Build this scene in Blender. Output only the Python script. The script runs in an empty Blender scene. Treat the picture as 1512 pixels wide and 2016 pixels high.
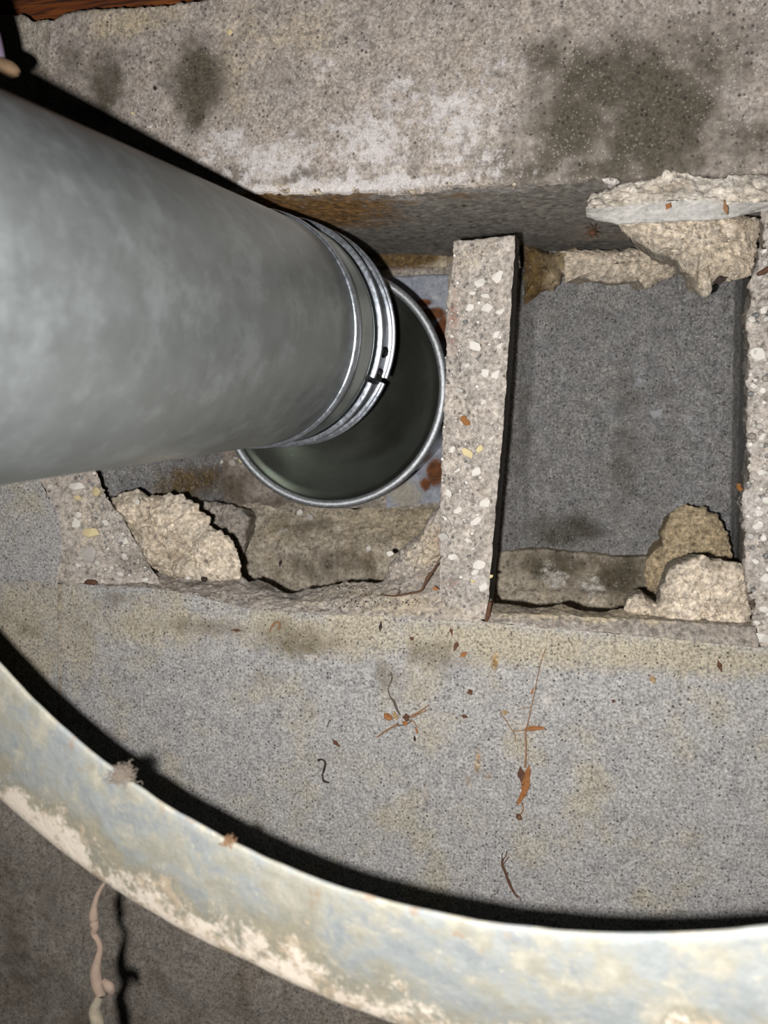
import bpy, bmesh, math, random
import numpy as np
from mathutils import Vector, Matrix
random.seed(7); rng = np.random.default_rng(7)
S = bpy.context.scene
COL = S.collection

# ------------------------------------------------------------------ camera
F = 1465.0; D = 0.345                      # focal length in pixels of the 1512x2016 frame, distance lens - wall face
def nrm(v): v = np.array(v, float); return v/np.linalg.norm(v)
_Y = nrm([(1080-756)/F, (1008-850)/F, 1]); _u = np.array([math.sin(.032), math.cos(.032), 0])
_Z = nrm(_u-_Y*_u.dot(_Y)); _X = np.cross(_Z, _Y)
M = np.array([_X, _Y, _Z])                 # camera axes (right, up, forward) -> wall axes (along, into, up)
CAM = np.array([0, -D, 0])
cd = bpy.data.cameras.new('camera'); cam = bpy.data.objects.new('camera', cd); COL.objects.link(cam)
cd.sensor_width = 36; cd.lens = F/2016*36; cd.clip_start = .005; cd.clip_end = 50
cd.dof.use_dof = True; cd.dof.focus_distance = .36; cd.dof.aperture_fstop = 13
mw = Matrix.Identity(4)
for i in range(3):
    mw[i][0] = M[i, 0]; mw[i][1] = M[i, 1]; mw[i][2] = -M[i, 2]; mw[i][3] = CAM[i]
cam.matrix_world = mw
S.camera = cam
# ------------------------------------------------------------------ light: the phone's flash beside the lens, plus faint added ambient fill
w = bpy.data.worlds.new('faint_ambient_fill'); S.world = w; w.use_nodes = True
w.node_tree.nodes['Background'].inputs[0].default_value = (.9, .95, 1, 1)
w.node_tree.nodes['Background'].inputs[1].default_value = .004  # added fill: lifts the shadows slightly off full black
fl = bpy.data.lights.new('phone_flash', 'POINT'); fl.energy = 6.6; fl.shadow_soft_size = .0028; fl.color = (1, .98, .965)
flo = bpy.data.objects.new('phone_flash', fl); COL.objects.link(flo)
flo.location = Vector(CAM + M@np.array([-.017, -.008, 0]))
S.view_settings.view_transform = 'Standard'; S.view_settings.look = 'None'
S.view_settings.exposure = 0; S.view_settings.gamma = 1; S.view_settings.use_curve_mapping = False

# ------------------------------------------------------------------ helpers
def P(x, y, Y=0.0):                        # point of the plane Y (metres behind the wall face) seen at a pixel
    r = M@np.array([(x-756)/F, (1008-y)/F, 1]); t = (Y+D)/r[1]
    return np.array([r[0]*t, Y, r[2]*t])
def C(x, y, d):                            # point at distance d (metres) from the lens plane
    return CAM + M@np.array([(x-756)/F*d, (1008-y)/F*d, d])
def PL(pts, Y=0.0):
    return np.array([P(p[0], p[1], Y if len(p) < 3 else p[2]) for p in pts])
def lin(c): return tuple((v/255/12.92 if v/255 <= .04045 else ((v/255+.055)/1.055)**2.4) for v in c)
def _hash(ix, iy, iz, seed):
    h = (ix*374761393 + iy*668265263 + iz*2147483647 + seed*974634777) & 0xffffffff
    h = ((h ^ (h >> 13))*1274126177) & 0xffffffff
    return ((h ^ (h >> 16)) & 0xffff)/65535.0
def vnoise(p, seed=0):
    i = np.floor(p).astype(np.int64); f = p-i; f = f*f*f*(f*(f*6-15)+10); r = 0
    for dx in (0, 1):
        for dy in (0, 1):
            for dz in (0, 1):
                wgt = (f[..., 0] if dx else 1-f[..., 0])*(f[..., 1] if dy else 1-f[..., 1])*(f[..., 2] if dz else 1-f[..., 2])
                r = r + wgt*_hash(i[..., 0]+dx, i[..., 1]+dy, i[..., 2]+dz, seed)
    return r*2-1
def fbm(p, seed=0, octv=4, gain=.55):
    a = 1; r = 0; n = 0
    for k in range(octv):
        r = r+a*vnoise(p*2.03**k+k*17.3, seed+k); n += a; a *= gain
    return r/n
def resample(pts, n):
    pts = np.asarray(pts, float); s = np.r_[0, np.cumsum(np.linalg.norm(np.diff(pts, axis=0), axis=1))]
    t = np.linspace(0, s[-1], n); return np.stack([np.interp(t, s, pts[:, k]) for k in range(3)], 1)

def link(name, me, mat, parent=None, loc=None):
    o = bpy.data.objects.new(name, me); COL.objects.link(o)
    if mat and not me.materials: me.materials.append(mat)
    if parent: o.parent = parent
    if loc is not None: o.location = loc
    return o
def root(name, label=None, cat=None, loc=(0, 0, 0), group=None, kind=None):
    o = bpy.data.objects.new(name, None); COL.objects.link(o); o.location = Vector(loc); o.empty_display_size = .01
    return tag(o, label, cat, group, kind)
def tag(o, label=None, cat=None, group=None, kind=None):
    if label: o['label'] = label
    if cat: o['category'] = cat
    if group: o['group'] = group
    if kind: o['kind'] = kind
    return o
STAINS = ('dark', 'white', 'brown', 'tan')
def make_mesh(verts, faces, stains=None, smooth=True, origin=None):
    v = np.asarray(verts, float)
    me = bpy.data.meshes.new('m'); me.from_pydata((v-origin if origin is not None else v).tolist(), [], faces)
    if smooth: me.polygons.foreach_set('use_smooth', [True]*len(me.polygons))
    if stains is not None:
        for s in STAINS:
            at = me.attributes.new(s, 'FLOAT', 'POINT'); val = np.zeros(len(v))
            for b in stains:
                if b[0] != s: continue
                _, x, y, Y, rx, rz, st = b[:7]; ry = b[7] if len(b) > 7 else 1.0
                c = P(x, y, Y); k = (Y+D)/F
                q = np.sqrt(((v[:, 0]-c[0])/(rx*k))**2+((v[:, 2]-c[2])/(rz*k))**2+((v[:, 1]-c[1])/ry)**2)
                val = np.maximum(val, st*np.clip(1.35-q, 0, 1))
            at.data.foreach_set('value', val.astype(np.float32))
    me.update(); return me
def grid_faces(R, U, off=0, wrap=False):
    f = []
    for r in range(R-1):
        for u in range(U if wrap else U-1):
            u2 = (u+1) % U
            f.append((off+r*U+u, off+r*U+u2, off+(r+1)*U+u2, off+(r+1)*U+u))
    return f
def loft(name, rows, nu, segs, mat, parent=None, amp=.0004, freq=400, amp2=0, freq2=80, stains=(), seed=1, flip=False, edge=0, lump=0, lumpf=150):
    rows = [resample(r, nu) for r in rows]; G = [rows[0]]
    for a, b, n in zip(rows[:-1], rows[1:], segs):
        for k in range(1, n+1): G.append(a+(b-a)*k/n)
    G = np.array(G)
    du = np.gradient(G, axis=1); dv = np.gradient(G, axis=0); N = np.cross(du, dv)
    N /= np.linalg.norm(N, axis=2, keepdims=True)+1e-12
    if flip: N = -N
    d = amp*fbm(G*freq, seed)
    if amp2: d = d+amp2*fbm(G*freq2, seed+9)
    if lump: d = d+lump*(np.abs(fbm(G*lumpf, seed+21, 3)))
    if edge:                                # crumbly edges: jitter sideways too
        G = G+edge*np.stack([fbm(G*500, seed+31, 3), 0*d, fbm(G*500, seed+37, 3)], 2)
    G = G+N*d[..., None]
    R = G.shape[0]
    f = grid_faces(R, nu)
    if not flip: f = [t[::-1] for t in f]
    return link(name, make_mesh(G.reshape(-1, 3), f, list(stains)), mat, parent)
def lump(name, poly, Y, h, base, mat, parent=None, n=200, rings=40, jag=.0012, amp=.0022, freq=130, fine=.0006, stains=(), seed=1, pw=3.0, tilt=(0, 0), under=.32):
    """a broken piece of mortar: outline on the plane Y, crown h nearer than Y, skirt back to 'base'"""
    o = PL(poly, Y); o = np.vstack([o, o[:1]]); o = resample(o, n+1)[:-1]
    c = o.mean(0); dirv = o-c; dirv /= np.linalg.norm(dirv, axis=1, keepdims=True)+1e-9
    o = o+dirv*(jag*fbm(o*330, seed+3, 4))[:, None]*1.8
    V = [c[None, :]]; T = [0]
    rows = []
    for k in range(1, rings+1):
        t = k/rings; rows.append(c+(o-c)*t)
    G = np.array(rows); t = np.linspace(1/rings, 1, rings)[:, None]
    prof = h*(1-t**pw)
    cz = np.abs(fbm(G*freq*1.3, seed+11, 3)); cz2 = np.abs(fbm(G*freq*3.1, seed+13, 2))
    nz = amp*.8*fbm(G*freq, seed, 4)+.8*amp*np.abs(fbm(G*freq*.6, seed+5, 3))+.0011*fbm(G*360, seed+7, 4)+fine*fbm(G*900, seed+8, 3)-.0026*np.clip(1-cz/.045, 0, 1)-.0007*np.clip(1-cz2/.06, 0, 1)
    G[..., 1] -= prof+nz*(1-.3*t)+tilt[0]*(G[..., 0]-c[0])+tilt[1]*(G[..., 2]-c[2])
    cc = c.copy(); cc[1] = G[0, :, 1].mean()
    sk = []
    for k in (1, 2, 3, 4):
        s = c+(G[-1]-c)*(1-under*k/4); s[:, 1] = G[-1][:, 1]+(base-G[-1][:, 1])*k/4; s += .0012*fbm(s*300, seed+15, 3)[:, None]; sk.append(s)
    allr = np.vstack([G.reshape(-1, 3)]+sk)
    V = np.vstack([cc[None, :], allr]); R = rings+4
    f = [(0, 1+(u+1) % n, 1+u) for u in range(n)]+[q[::-1] for q in grid_faces(R, n, 1, True)]
    f = [q[::-1] for q in f]
    return link(name, make_mesh(V, f, list(stains)), mat, parent)
def tube(pts, rad, nseg=8, sub=4, cap=True):
    """vertices/faces of a tube through world points with radii"""
    pts = np.asarray(pts, float); rad = np.asarray(rad, float)*np.ones(len(pts))
    t = np.linspace(0, len(pts)-1, (len(pts)-1)*sub+1); i = np.minimum(t.astype(int), len(pts)-2); f = (t-i)[:, None]
    p0 = pts[np.maximum(i-1, 0)]; p1 = pts[i]; p2 = pts[i+1]; p3 = pts[np.minimum(i+2, len(pts)-1)]
    c = .5*((2*p1)+(-p0+p2)*f+(2*p0-5*p1+4*p2-p3)*f**2+(-p0+3*p1-3*p2+p3)*f**3)
    r = np.interp(t, np.arange(len(pts)), rad)
    tg = np.gradient(c, axis=0); tg /= np.linalg.norm(tg, axis=1, keepdims=True)+1e-12
    ref = np.array([.31, .9, .2]); V = []
    for k in range(len(c)):
        a = np.cross(tg[k], ref); a /= np.linalg.norm(a)+1e-12; b = np.cross(tg[k], a)
        for s in range(nseg):
            th = 2*math.pi*s/nseg; V.append(c[k]+r[k]*(math.cos(th)*a+math.sin(th)*b))
    fc = grid_faces(len(c), nseg, 0, True)
    if cap:
        fc.append(tuple(range(nseg))); fc.append(tuple((len(c)-1)*nseg+s for s in range(nseg))[::-1])
    return V, fc
class MB:
    def __init__(s): s.v = []; s.f = []
    def add(s, V, Fc):
        o = len(s.v); s.v += [np.array(p, float) for p in V]; s.f += [tuple(i+o for i in q) for q in Fc]; return s
    def build(s, name, mat, parent=None, origin=None, smooth=True):
        me = make_mesh(np.array(s.v), s.f, None, smooth, origin)
        o = link(name, me, mat, parent)
        if parent is None and origin is not None: o.location = Vector(origin)
        return o
def lathe(c, ax, prof, n=128, th0=0, th1=2*math.pi, e1=None):
    """prof: list of (distance along axis, radius)"""
    ax = nrm(ax); e1 = nrm(np.cross(ax, [0, 0, 1])) if e1 is None else e1; e2 = np.cross(e1, ax)
    full = abs(th1-th0-2*math.pi) < 1e-6; m = n if full else n+1
    V = []
    for t, r in prof:
        for k in range(m):
            th = th0+(th1-th0)*k/n
            V.append(c+ax*t+r*(math.cos(th)*e1+math.sin(th)*e2))
    return V, [q for q in grid_faces(len(prof), m, 0, full)]

# ------------------------------------------------------------------ materials
def newmat(name):
    m = bpy.data.materials.new(name); m.use_nodes = True; nt = m.node_tree
    return m, nt, nt.nodes['Principled BSDF']
class N:
    def __init__(s, nt): s.nt = nt; s.tc = nt.nodes.new('ShaderNodeTexCoord').outputs['Object']
    def new(s, t, **kw):
        n = s.nt.nodes.new(t)
        for k, v in kw.items(): setattr(n, k, v)
        return n
    def setin(s, sock, v):
        if hasattr(v, 'is_output') or hasattr(v, 'links'): s.nt.links.new(v, sock)
        else: sock.default_value = v
    def noise(s, scale, detail=3, rough=.55, vec=None, dist=0):
        n = s.new('ShaderNodeTexNoise'); s.setin(n.inputs['Vector'], vec or s.tc)
        n.inputs['Scale'].default_value = scale; n.inputs['Detail'].default_value = detail; n.inputs['Roughness'].default_value = rough
        n.inputs['Distortion'].default_value = dist
        return n.outputs['Fac']
    def voro(s, scale, feature='F1', out='Distance', vec=None):
        n = s.new('ShaderNodeTexVoronoi', feature=feature); s.setin(n.inputs['Vector'], vec or s.tc); n.inputs['Scale'].default_value = scale
        return n.outputs[out]
    def map(s, v, a, b, c=0, d=1, smooth=False):
        n = s.new('ShaderNodeMapRange'); n.interpolation_type = 'SMOOTHSTEP' if smooth else 'LINEAR'
        s.setin(n.inputs[0], v)
        for i, x in zip((1, 2, 3, 4), (a, b, c, d)): n.inputs[i].default_value = x
        return n.outputs[0]
    def math(s, op, a, b=0.0, clamp=False):
        n = s.new('ShaderNodeMath', operation=op, use_clamp=clamp); s.setin(n.inputs[0], a); s.setin(n.inputs[1], b); return n.outputs[0]
    def mix(s, f, a, b, blend='MIX'):
        n = s.new('ShaderNodeMix', data_type='RGBA', blend_type=blend)
        s.setin(n.inputs[0], f)
        for sk, v in ((n.inputs[6], a), (n.inputs[7], b)):
            s.setin(sk, v if not isinstance(v, tuple) else (v+(1,) if len(v) == 3 else v))
        return n.outputs[2]
    def attr(s, name):
        n = s.new('ShaderNodeAttribute'); n.attribute_name = name; return n.outputs['Fac']
    def bump(s, h, strength, dist, normal=None):
        n = s.new('ShaderNodeBump'); s.setin(n.inputs['Height'], h); n.inputs['Strength'].default_value = strength; n.inputs['Distance'].default_value = dist
        if normal: s.setin(n.inputs['Normal'], normal)
        return n.outputs[0]

def concrete(name, base, light, patch=None, grain=700, speck=.8, bumpd=.0004, tan=(188, 172, 142), dark=(92, 84, 70), white=(222, 216, 210), brown=(150, 112, 66), contrast=1.0, mott=.5, stretch=None):
    m, nt, bs = newmat(name); n = N(nt)
    vec = n.tc
    if stretch:
        mp = n.new('ShaderNodeMapping'); n.setin(mp.inputs['Vector'], n.tc); mp.inputs['Scale'].default_value = stretch; vec = mp.outputs[0]
    big = n.noise(28, 4, .6); mid = n.noise(120, 4, .65); fine = n.noise(grain, 3, .7, vec); fine2 = n.noise(grain*2.3, 2, .7, vec)
    col = n.mix(n.map(mid, .3, .7), lin(base), lin(light))
    if patch: col = n.mix(n.map(big, .48, .68, 0, .7, True), col, lin(patch))
    hue = n.noise(62, 5, .7); col = n.mix(mott*.5, col, n.mix(1.0, col, n.mix(n.map(hue, .35, .65), (.82, .84, .88), (1.10, 1.02, .93)), 'MULTIPLY'))
    m2 = n.noise(210, 4, .72); col = n.mix(mott, col, n.mix(1.0, col, n.map(m2, .32, .66, .62, 1.28), 'MULTIPLY'))
    # stains, their outlines broken up by noise
    brk = n.math('ADD', n.math('MULTIPLY', n.math('SUBTRACT', n.noise(70, 5, .68), .5), 1.3), n.math('MULTIPLY', n.math('SUBTRACT', fine, .5), .7))
    def mask(a, lo=.25, hi=.75):
        at = n.attr(a); on = n.map(at, 0.02, .2)
        return n.math('MULTIPLY', n.map(n.math('ADD', at, brk), lo, hi, 0, 1, True), on)
    mt = mask('tan', .1, .8); mb = mask('brown', .15, .8); md = mask('dark', .15, .85); wn = n.math('ADD', n.math('MULTIPLY', n.math('SUBTRACT', n.noise(170, 6, .78), .5), 2.2), n.math('MULTIPLY', n.math('SUBTRACT', n.noise(45, 3, .6), .5), .8))
    wa = n.attr('white'); mwh = n.math('MULTIPLY', n.map(n.math('ADD', wa, wn), .38, .80, 0, 1, True), n.map(wa, .02, .2))
    col = n.mix(n.math('MULTIPLY', mt, .85), col, lin(tan))
    col = n.mix(n.math('MULTIPLY', mb, .95), col, n.mix(n.map(n.noise(260, 5, .75), .38, .62), lin(brown), tuple(v*.42 for v in lin(brown))))
    col = n.mix(n.math('MULTIPLY', md, .9), col, lin(dark))
    # grain: dark pores and pale sand grains
    g = n.map(fine, .34, .66, .50, 1.42)
    col = n.mix(contrast*.85, col, n.mix(1.0, col, g, 'MULTIPLY'))
    vr = n.voro(grain*.85, out='Color', vec=vec); sep = n.new('ShaderNodeSeparateColor'); n.setin(sep.inputs[0], vr)
    vd = n.voro(grain*.85, vec=vec)
    irr = n.math('MULTIPLY', n.math('SUBTRACT', fine2, .5), .9); vd = n.math('ADD', vd, irr)
    pore = n.math('MULTIPLY', n.map(sep.outputs[0], .74, .9), n.map(vd, .42, .16))
    col = n.mix(n.math('MULTIPLY', pore, speck*.75), col, lin((40, 38, 40)))
    vr2 = n.voro(grain*1.5, out='Color', vec=vec); sep2 = n.new('ShaderNodeSeparateColor'); n.setin(sep2.inputs[0], vr2)
    sand = n.math('MULTIPLY', n.math('MULTIPLY', n.map(sep2.outputs[1], .74, .92), n.map(n.voro(grain*1.5, vec=vec), .5, .2)), n.map(md, 0, 1, 1, .45))
    col = n.mix(n.math('MULTIPLY', sand, speck*.5), col, lin((226, 220, 208)))
    col = n.mix(n.math('MULTIPLY', mwh, .8), col, n.mix(n.map(fine2, .35, .65), lin(white), tuple(v*.6 for v in lin(white))))
    nt.links.new(col, bs.inputs['Base Color'])
    bs.inputs['Roughness'].default_value = .92; bs.inputs['Specular IOR Level'].default_value = .25
    h = n.math('ADD', n.math('MULTIPLY', fine, .7), n.math('ADD', n.math('MULTIPLY', mid, .5), n.math('MULTIPLY', pore, -.45)))
    nt.links.new(n.bump(h, .9, bumpd), bs.inputs['Normal'])
    return m
def plain(name, c, rough=.7, metal=0, var=.25, scale=300, bumpd=.0002, c2=None):
    m, nt, bs = newmat(name); n = N(nt)
    f = n.noise(scale, 4, .65)
    a = lin(c); b = lin(c2) if c2 else tuple(v*(1-var) for v in a)
    nt.links.new(n.mix(n.map(f, .35, .65), a, b), bs.inputs['Base Color'])
    bs.inputs['Roughness'].default_value = rough; bs.inputs['Metallic'].default_value = metal
    nt.links.new(n.bump(f, .6, bumpd), bs.inputs['Normal'])
    return m
def metal(name, c, rough, metallic=1.0, spangle=.25, sscale=60, blot=0, blotc=(150, 150, 140), bumpd=.0, roughvar=.1, scratch=0):
    m, nt, bs = newmat(name); n = N(nt)
    f = n.noise(sscale, 4, .6); b = lin(c)
    col = n.mix(n.map(f, .3, .7), tuple(v*(1-spangle) for v in b), tuple(min(1, v*(1+spangle)) for v in b))
    if blot: col = n.mix(n.map(n.noise(sscale*.55, 6, .72), .44, .68, 0, blot, True), col, lin(blotc))
    if scratch:
        mp = n.new('ShaderNodeMapping'); n.setin(mp.inputs['Vector'], n.tc); mp.inputs['Scale'].default_value = (1, .06, 1)
        mp.inputs['Rotation'].default_value = (.1, .2, .5)
        sc = n.map(n.noise(900, 2, .6, mp.outputs[0]), .66, .72, 0, scratch); col = n.mix(sc, col, lin((225, 225, 215)))
    nt.links.new(col, bs.inputs['Base Color']); bs.inputs['Metallic'].default_value = metallic
    nt.links.new(n.map(f, .3, .7, rough-roughvar, rough+roughvar), bs.inputs['Roughness'])
    if bumpd: nt.links.new(n.bump(n.noise(sscale*6, 3, .6), .5, bumpd), bs.inputs['Normal'])
    return m
MT = {}
MT['face'] = concrete('weathered_block_face', (150, 141, 133), (178, 169, 160), (160, 150, 138), grain=620, dark=(74, 68, 55), brown=(160, 122, 74), mott=.85, white=(232, 226, 224), speck=1.0)
MT['under'] = concrete('block_underside', (146, 140, 132), (164, 158, 148), grain=700, stretch=(.35, .35, 1), brown=(172, 128, 72), bumpd=.0003, dark=(112, 108, 104))
MT['lower'] = concrete('grey_block_face', (152, 150, 149), (172, 170, 167), (170, 162, 142), grain=760, tan=(170, 160, 138), dark=(108, 98, 80), brown=(176, 140, 88), bumpd=.0003, mott=.4, speck=1.15, contrast=1.15)
MT['beige'] = concrete('mortar_smeared_face', (150, 141, 128), (176, 168, 156), (152, 141, 120), grain=640, mott=.6)
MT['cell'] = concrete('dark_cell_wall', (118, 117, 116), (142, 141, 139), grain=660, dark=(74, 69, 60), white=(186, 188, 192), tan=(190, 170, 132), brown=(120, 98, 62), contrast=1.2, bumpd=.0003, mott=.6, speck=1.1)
MT['web'] = concrete('fractured_web', (156, 148, 139), (180, 172, 163), grain=520, bumpd=.0007, white=(214, 208, 202), brown=(146, 92, 70), tan=(180, 166, 142), mott=.7)
MT['mortar'] = concrete('buff_mortar', (186, 173, 154), (208, 196, 179), (174, 160, 138), grain=420, speck=.4, bumpd=.0008, brown=(140, 112, 74), white=(232, 226, 216), contrast=.8, dark=(118, 102, 80), mott=.7)
MT['pale'] = concrete('pale_mortar', (196, 187, 174), (220, 212, 201), (180, 170, 154), grain=420, speck=.4, bumpd=.0008, brown=(186, 162, 124), contrast=.7, mott=.6)
MT['grey_pale'] = concrete('smooth_pale_mortar', (196, 193, 187), (214, 211, 205), grain=500, speck=.3, contrast=.4, bumpd=.0003, mott=.4)
MT['buff_dark'] = concrete('brown_mortar', (158, 142, 114), (178, 161, 132), grain=420, speck=.4, bumpd=.0008, contrast=.8, brown=(116, 92, 52), dark=(98, 84, 60), mott=.8)
MT['grey_mortar'] = concrete('grey_mortar', (144, 136, 127), (166, 158, 148), grain=460, speck=.5, bumpd=.0007, mott=.7, brown=(124, 100, 78), dark=(96, 86, 74))
MT['floor'] = concrete('cell_floor_mortar', (162, 152, 135), (184, 174, 157), (146, 132, 108), grain=480, bumpd=.0006, dark=(72, 64, 48), white=(232, 228, 220), tan=(182, 168, 142), brown=(112, 88, 50), mott=.8)
MT['plate'] = concrete('smooth_cement_patch', (138, 142, 153), (158, 162, 171), grain=500, speck=.35, contrast=.4, bumpd=.0001, brown=(118, 66, 16), white=(196, 198, 201), tan=(160, 152, 136), mott=.6)
MT['base'] = concrete('set_back_concrete', (172, 163, 152), (190, 181, 170), (154, 142, 126), grain=560, dark=(112, 100, 82), mott=.7, speck=1)
MT['chip'] = plain('white_limestone_chip', (230, 224, 214), .85, 0, .12, 500)
MT['chip_cream'] = plain('cream_stone_chip', (224, 206, 160), .85, 0, .15, 500)
MT['chip_grey'] = plain('grey_stone_chip', (190, 184, 176), .85, 0, .15, 500)
MT['rustspot'] = plain('rusty_speck', (160, 108, 58), .9, 0, .3, 900)
MT['pipe'] = metal('galvanised_pipe', (142, 147, 147), .42, .74, .08, 110, .42, (184, 191, 193), 0, .05)
MT['bright'] = metal('bright_zinc', (176, 182, 190), .36, .85, .2, 500, bumpd=.00008)
MT['channel'] = metal('dull_clamp_channel', (70, 72, 72), .5, .8, .15, 90)
MT['neck'] = metal('smooth_zinc', (158, 166, 166), .3, .85, .12, 60)
MT['dish'] = metal('dull_mirror_zinc', (148, 150, 141), .18, .92, .25, 30, roughvar=.06, scratch=.4)
MT['rim'] = metal('knurled_zinc_rim', (172, 175, 178), .36, .75, .3, 700, bumpd=.0003)
MT['screw'] = metal('dark_steel', (96, 96, 98), .3, 1, .2, 300)

# ------------------------------------------------------------------ the block wall
wall = root('wall_back', kind='structure')
X = lambda a, dy=0, dz=0: np.asarray(a)+np.array([0, dy, dz])
top_e = PL([(97, 38), (105, 38), (130, 25), (180, 20), (270, 14), (390, 3), (430, -8), (700, -60), (1700, -60)])
bot_e = PL([(97, 392), (300, 390), (480, 377), (560, 382), (700, 379), (800, 381), (900, 370), (1000, 364), (1130, 357), (1300, 350), (1700, 330)])
FACE_ST = [('dark', 388, 160, 0, 70, 85, .95), ('dark', 385, 230, 0, 32, 40, .8), ('dark', 205, 170, 0, 70, 90, .72), ('dark', 190, 215, 0, 80, 50, .6), ('dark', 130, 120, 0, 60, 60, .4),
           ('dark', 1290, 235, 0, 130, 120, 1.0), ('dark', 1200, 160, 0, 160, 90, .82), ('dark', 1130, 240, 0, 110, 90, .8), ('dark', 1080, 110, 0, 70, 60, .6), ('dark', 1380, 110, 0, 130, 90, .6), ('dark', 1040, 320, 0, 120, 60, .62), ('dark', 1250, 330, 0, 220, 40, .75),
           ('dark', 460, 340, 0, 90, 24, .6), ('dark', 590, 345, 0, 60, 20, .5), ('dark', 560, 150, 0, 60, 60, .3), ('dark', 1450, 290, 0, 120, 70, .5),
           ('white', 450, 290, 0, 80, 60, .62), ('white', 540, 320, 0, 190, 60, .66), ('white', 720, 290, 0, 150, 100, .64), ('white', 890, 240, 0, 130, 110, .64), ('white', 790, 190, 0, 80, 50, .6), ('white', 950, 310, 0, 100, 60, .56), ('white', 650, 368, 0, 420, 20, .85),
           ('tan', 250, 40, 0, 130, 40, .55), ('tan', 560, 378, 0, 120, 14, .8), ('tan', 470, 90, 0, 60, 120, .35), ('tan', 600, 60, 0, 120, 60, .3),
           ('white', 700, 110, 0, 300, 90, .34), ('white', 960, 140, 0, 120, 70, .4)]
loft('concrete_block', [X(top_e, .024), top_e, bot_e-np.array([0, 0, -.0012]), X(bot_e, .002)], 300, [4, 64, 3], MT['face'], wall, amp=.0005, freq=330, amp2=.0012, freq2=60, stains=FACE_ST, seed=3, edge=.0009)
UND_TONES = [('brown', 520, 400, .02, 130, 200, 1.0, .045), ('brown', 640, 400, .03, 170, 200, .85, .04), ('brown', 850, 400, .01, 140, 200, .35, .02), ('dark', 900, 440, .11, 900, 300, .5, .06), ('white', 900, 372, .004, 300, 200, .55, .012)]  # brown and white staining; grey deepens towards the back of the underside
loft('block_underside', [X(bot_e, .001), X(bot_e, .137, .001)], 240, [56], MT['under'], wall, amp=.0004, freq=300, stains=UND_TONES, seed=5)
loft('mortar_joint', [PL([(72, 44), (97, 38)], .02), PL([(70, 44), (98, 39)], .0025), PL([(66, 395), (98, 392)], .0025)], 20, [4, 60], MT['beige'], wall, amp=.0012, freq=250, seed=6, edge=.0008)
loft('concrete_block', [PL([(-800, 20), (0, 33), (45, 30), (60, 41), (73, 44)], .02), PL([(-800, 20), (0, 33), (45, 30), (60, 41), (73, 44)]), PL([(-800, 420), (70, 395)])], 150, [4, 50], MT['beige'], wall, amp=.001, freq=230, seed=7, edge=.0008)

# lower course: two blocks, diagonal lower edge made up to hide where the set-back wall starts
T = [(123, 1148), (300, 1158), (400, 1175), (480, 1195), (600, 1207), (760, 1212), (900, 1222), (955, 1224), (1100, 1237), (1300, 1254), (1495, 1274), (1720, 1290)]
low_b = [(123, 1545), (250, 1648), (450, 1772), (700, 1892), (900, 1985), (1100, 2100), (1720, 2150)]
LOW_ST = [('tan', 640, 1250, 0, 240, 55, .75), ('tan', 1000, 1270, 0, 300, 48, .85), ('tan', 1350, 1290, 0, 260, 40, .85), ('tan', 300, 1225, 0, 200, 70, .6), ('tan', 150, 1260, 0, 70, 130, .6), ('tan', 700, 1230, 0, 90, 50, .95),
          ('dark', 580, 1260, 0, 110, 55, .6), ('dark', 860, 1290, 0, 80, 40, .62), ('dark', 760, 1330, 0, 50, 50, .45), ('dark', 230, 1180, 0, 60, 26, .5), ('dark', 400, 1235, 0, 160, 22, .5), ('dark', 480, 1330, 0, 150, 60, .25), ('dark', 160, 1240, 0, 40, 60, .35),
          ('white', 620, 1300, 0, 30, 26, .5), ('white', 820, 1320, 0, 30, 26, .5), ('brown', 975, 1305, 0, 8, 24, .8), ('brown', 940, 1500, 0, 9, 36, .55), ('brown', 925, 1540, 0, 14, 20, .4), ('brown', 840, 1550, 0, 6, 50, .4), ('brown', 960, 1530, 0, 12, 16, .45),
          ('tan', 700, 1510, 0, 160, 60, .28), ('tan', 1080, 1460, 0, 130, 80, .25), ('tan', 600, 1640, 0, 200, 70, .2), ('tan', 1250, 1640, 0, 240, 60, .22), ('white', 1080, 1380, 0, 30, 20, .45)]
loft('concrete_block', [PL(T, .028), PL(T), PL(low_b), PL(low_b, .06)], 320, [5, 120, 6], MT['lower'], wall, amp=.00035, freq=420, amp2=.0009, freq2=70, stains=LOW_ST, seed=11, edge=.0005)
loft('mortar_joint', [PL([(112, 1150), (126, 1148)], .0012), PL([(112, 1540), (128, 1550)], .0012)], 6, [60], MT['beige'], wall, amp=.0008, seed=12)
loft('concrete_block', [PL([(-800, 1088), (0, 1139), (114, 1146)], .02), PL([(-800, 1088), (0, 1139), (114, 1146)]), PL([(-800, 1250), (-200, 1250), (0, 1440), (114, 1540)]), PL([(-800, 1250), (-200, 1250), (0, 1440), (114, 1540)], .06)], 150, [3, 60, 4], MT['lower'], wall, amp=.0004, amp2=.0012, freq2=60, seed=13,
     stains=[('tan', 40, 1250, 0, 120, 160, .75), ('dark', 60, 1235, 0, 60, 40, .4), ('dark', 20, 1200, 0, 60, 30, .3)])
loft('set_back_block', [PL([(-900, 1200), (1900, 1550)], .115), PL([(-900, 2500), (1900, 2500)], .115)], 200, [130], MT['base'], wall, amp=.0008, freq=200, amp2=.004, freq2=25, seed=14,  # made-up setback: distance weakens the flash so this wall looks darker
     stains=[('dark', 90, 1800, .15, 50, 160, .45), ('dark', 220, 1960, .15, 150, 40, .35), ('dark', 160, 1720, .15, 40, 70, .3)])

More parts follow.
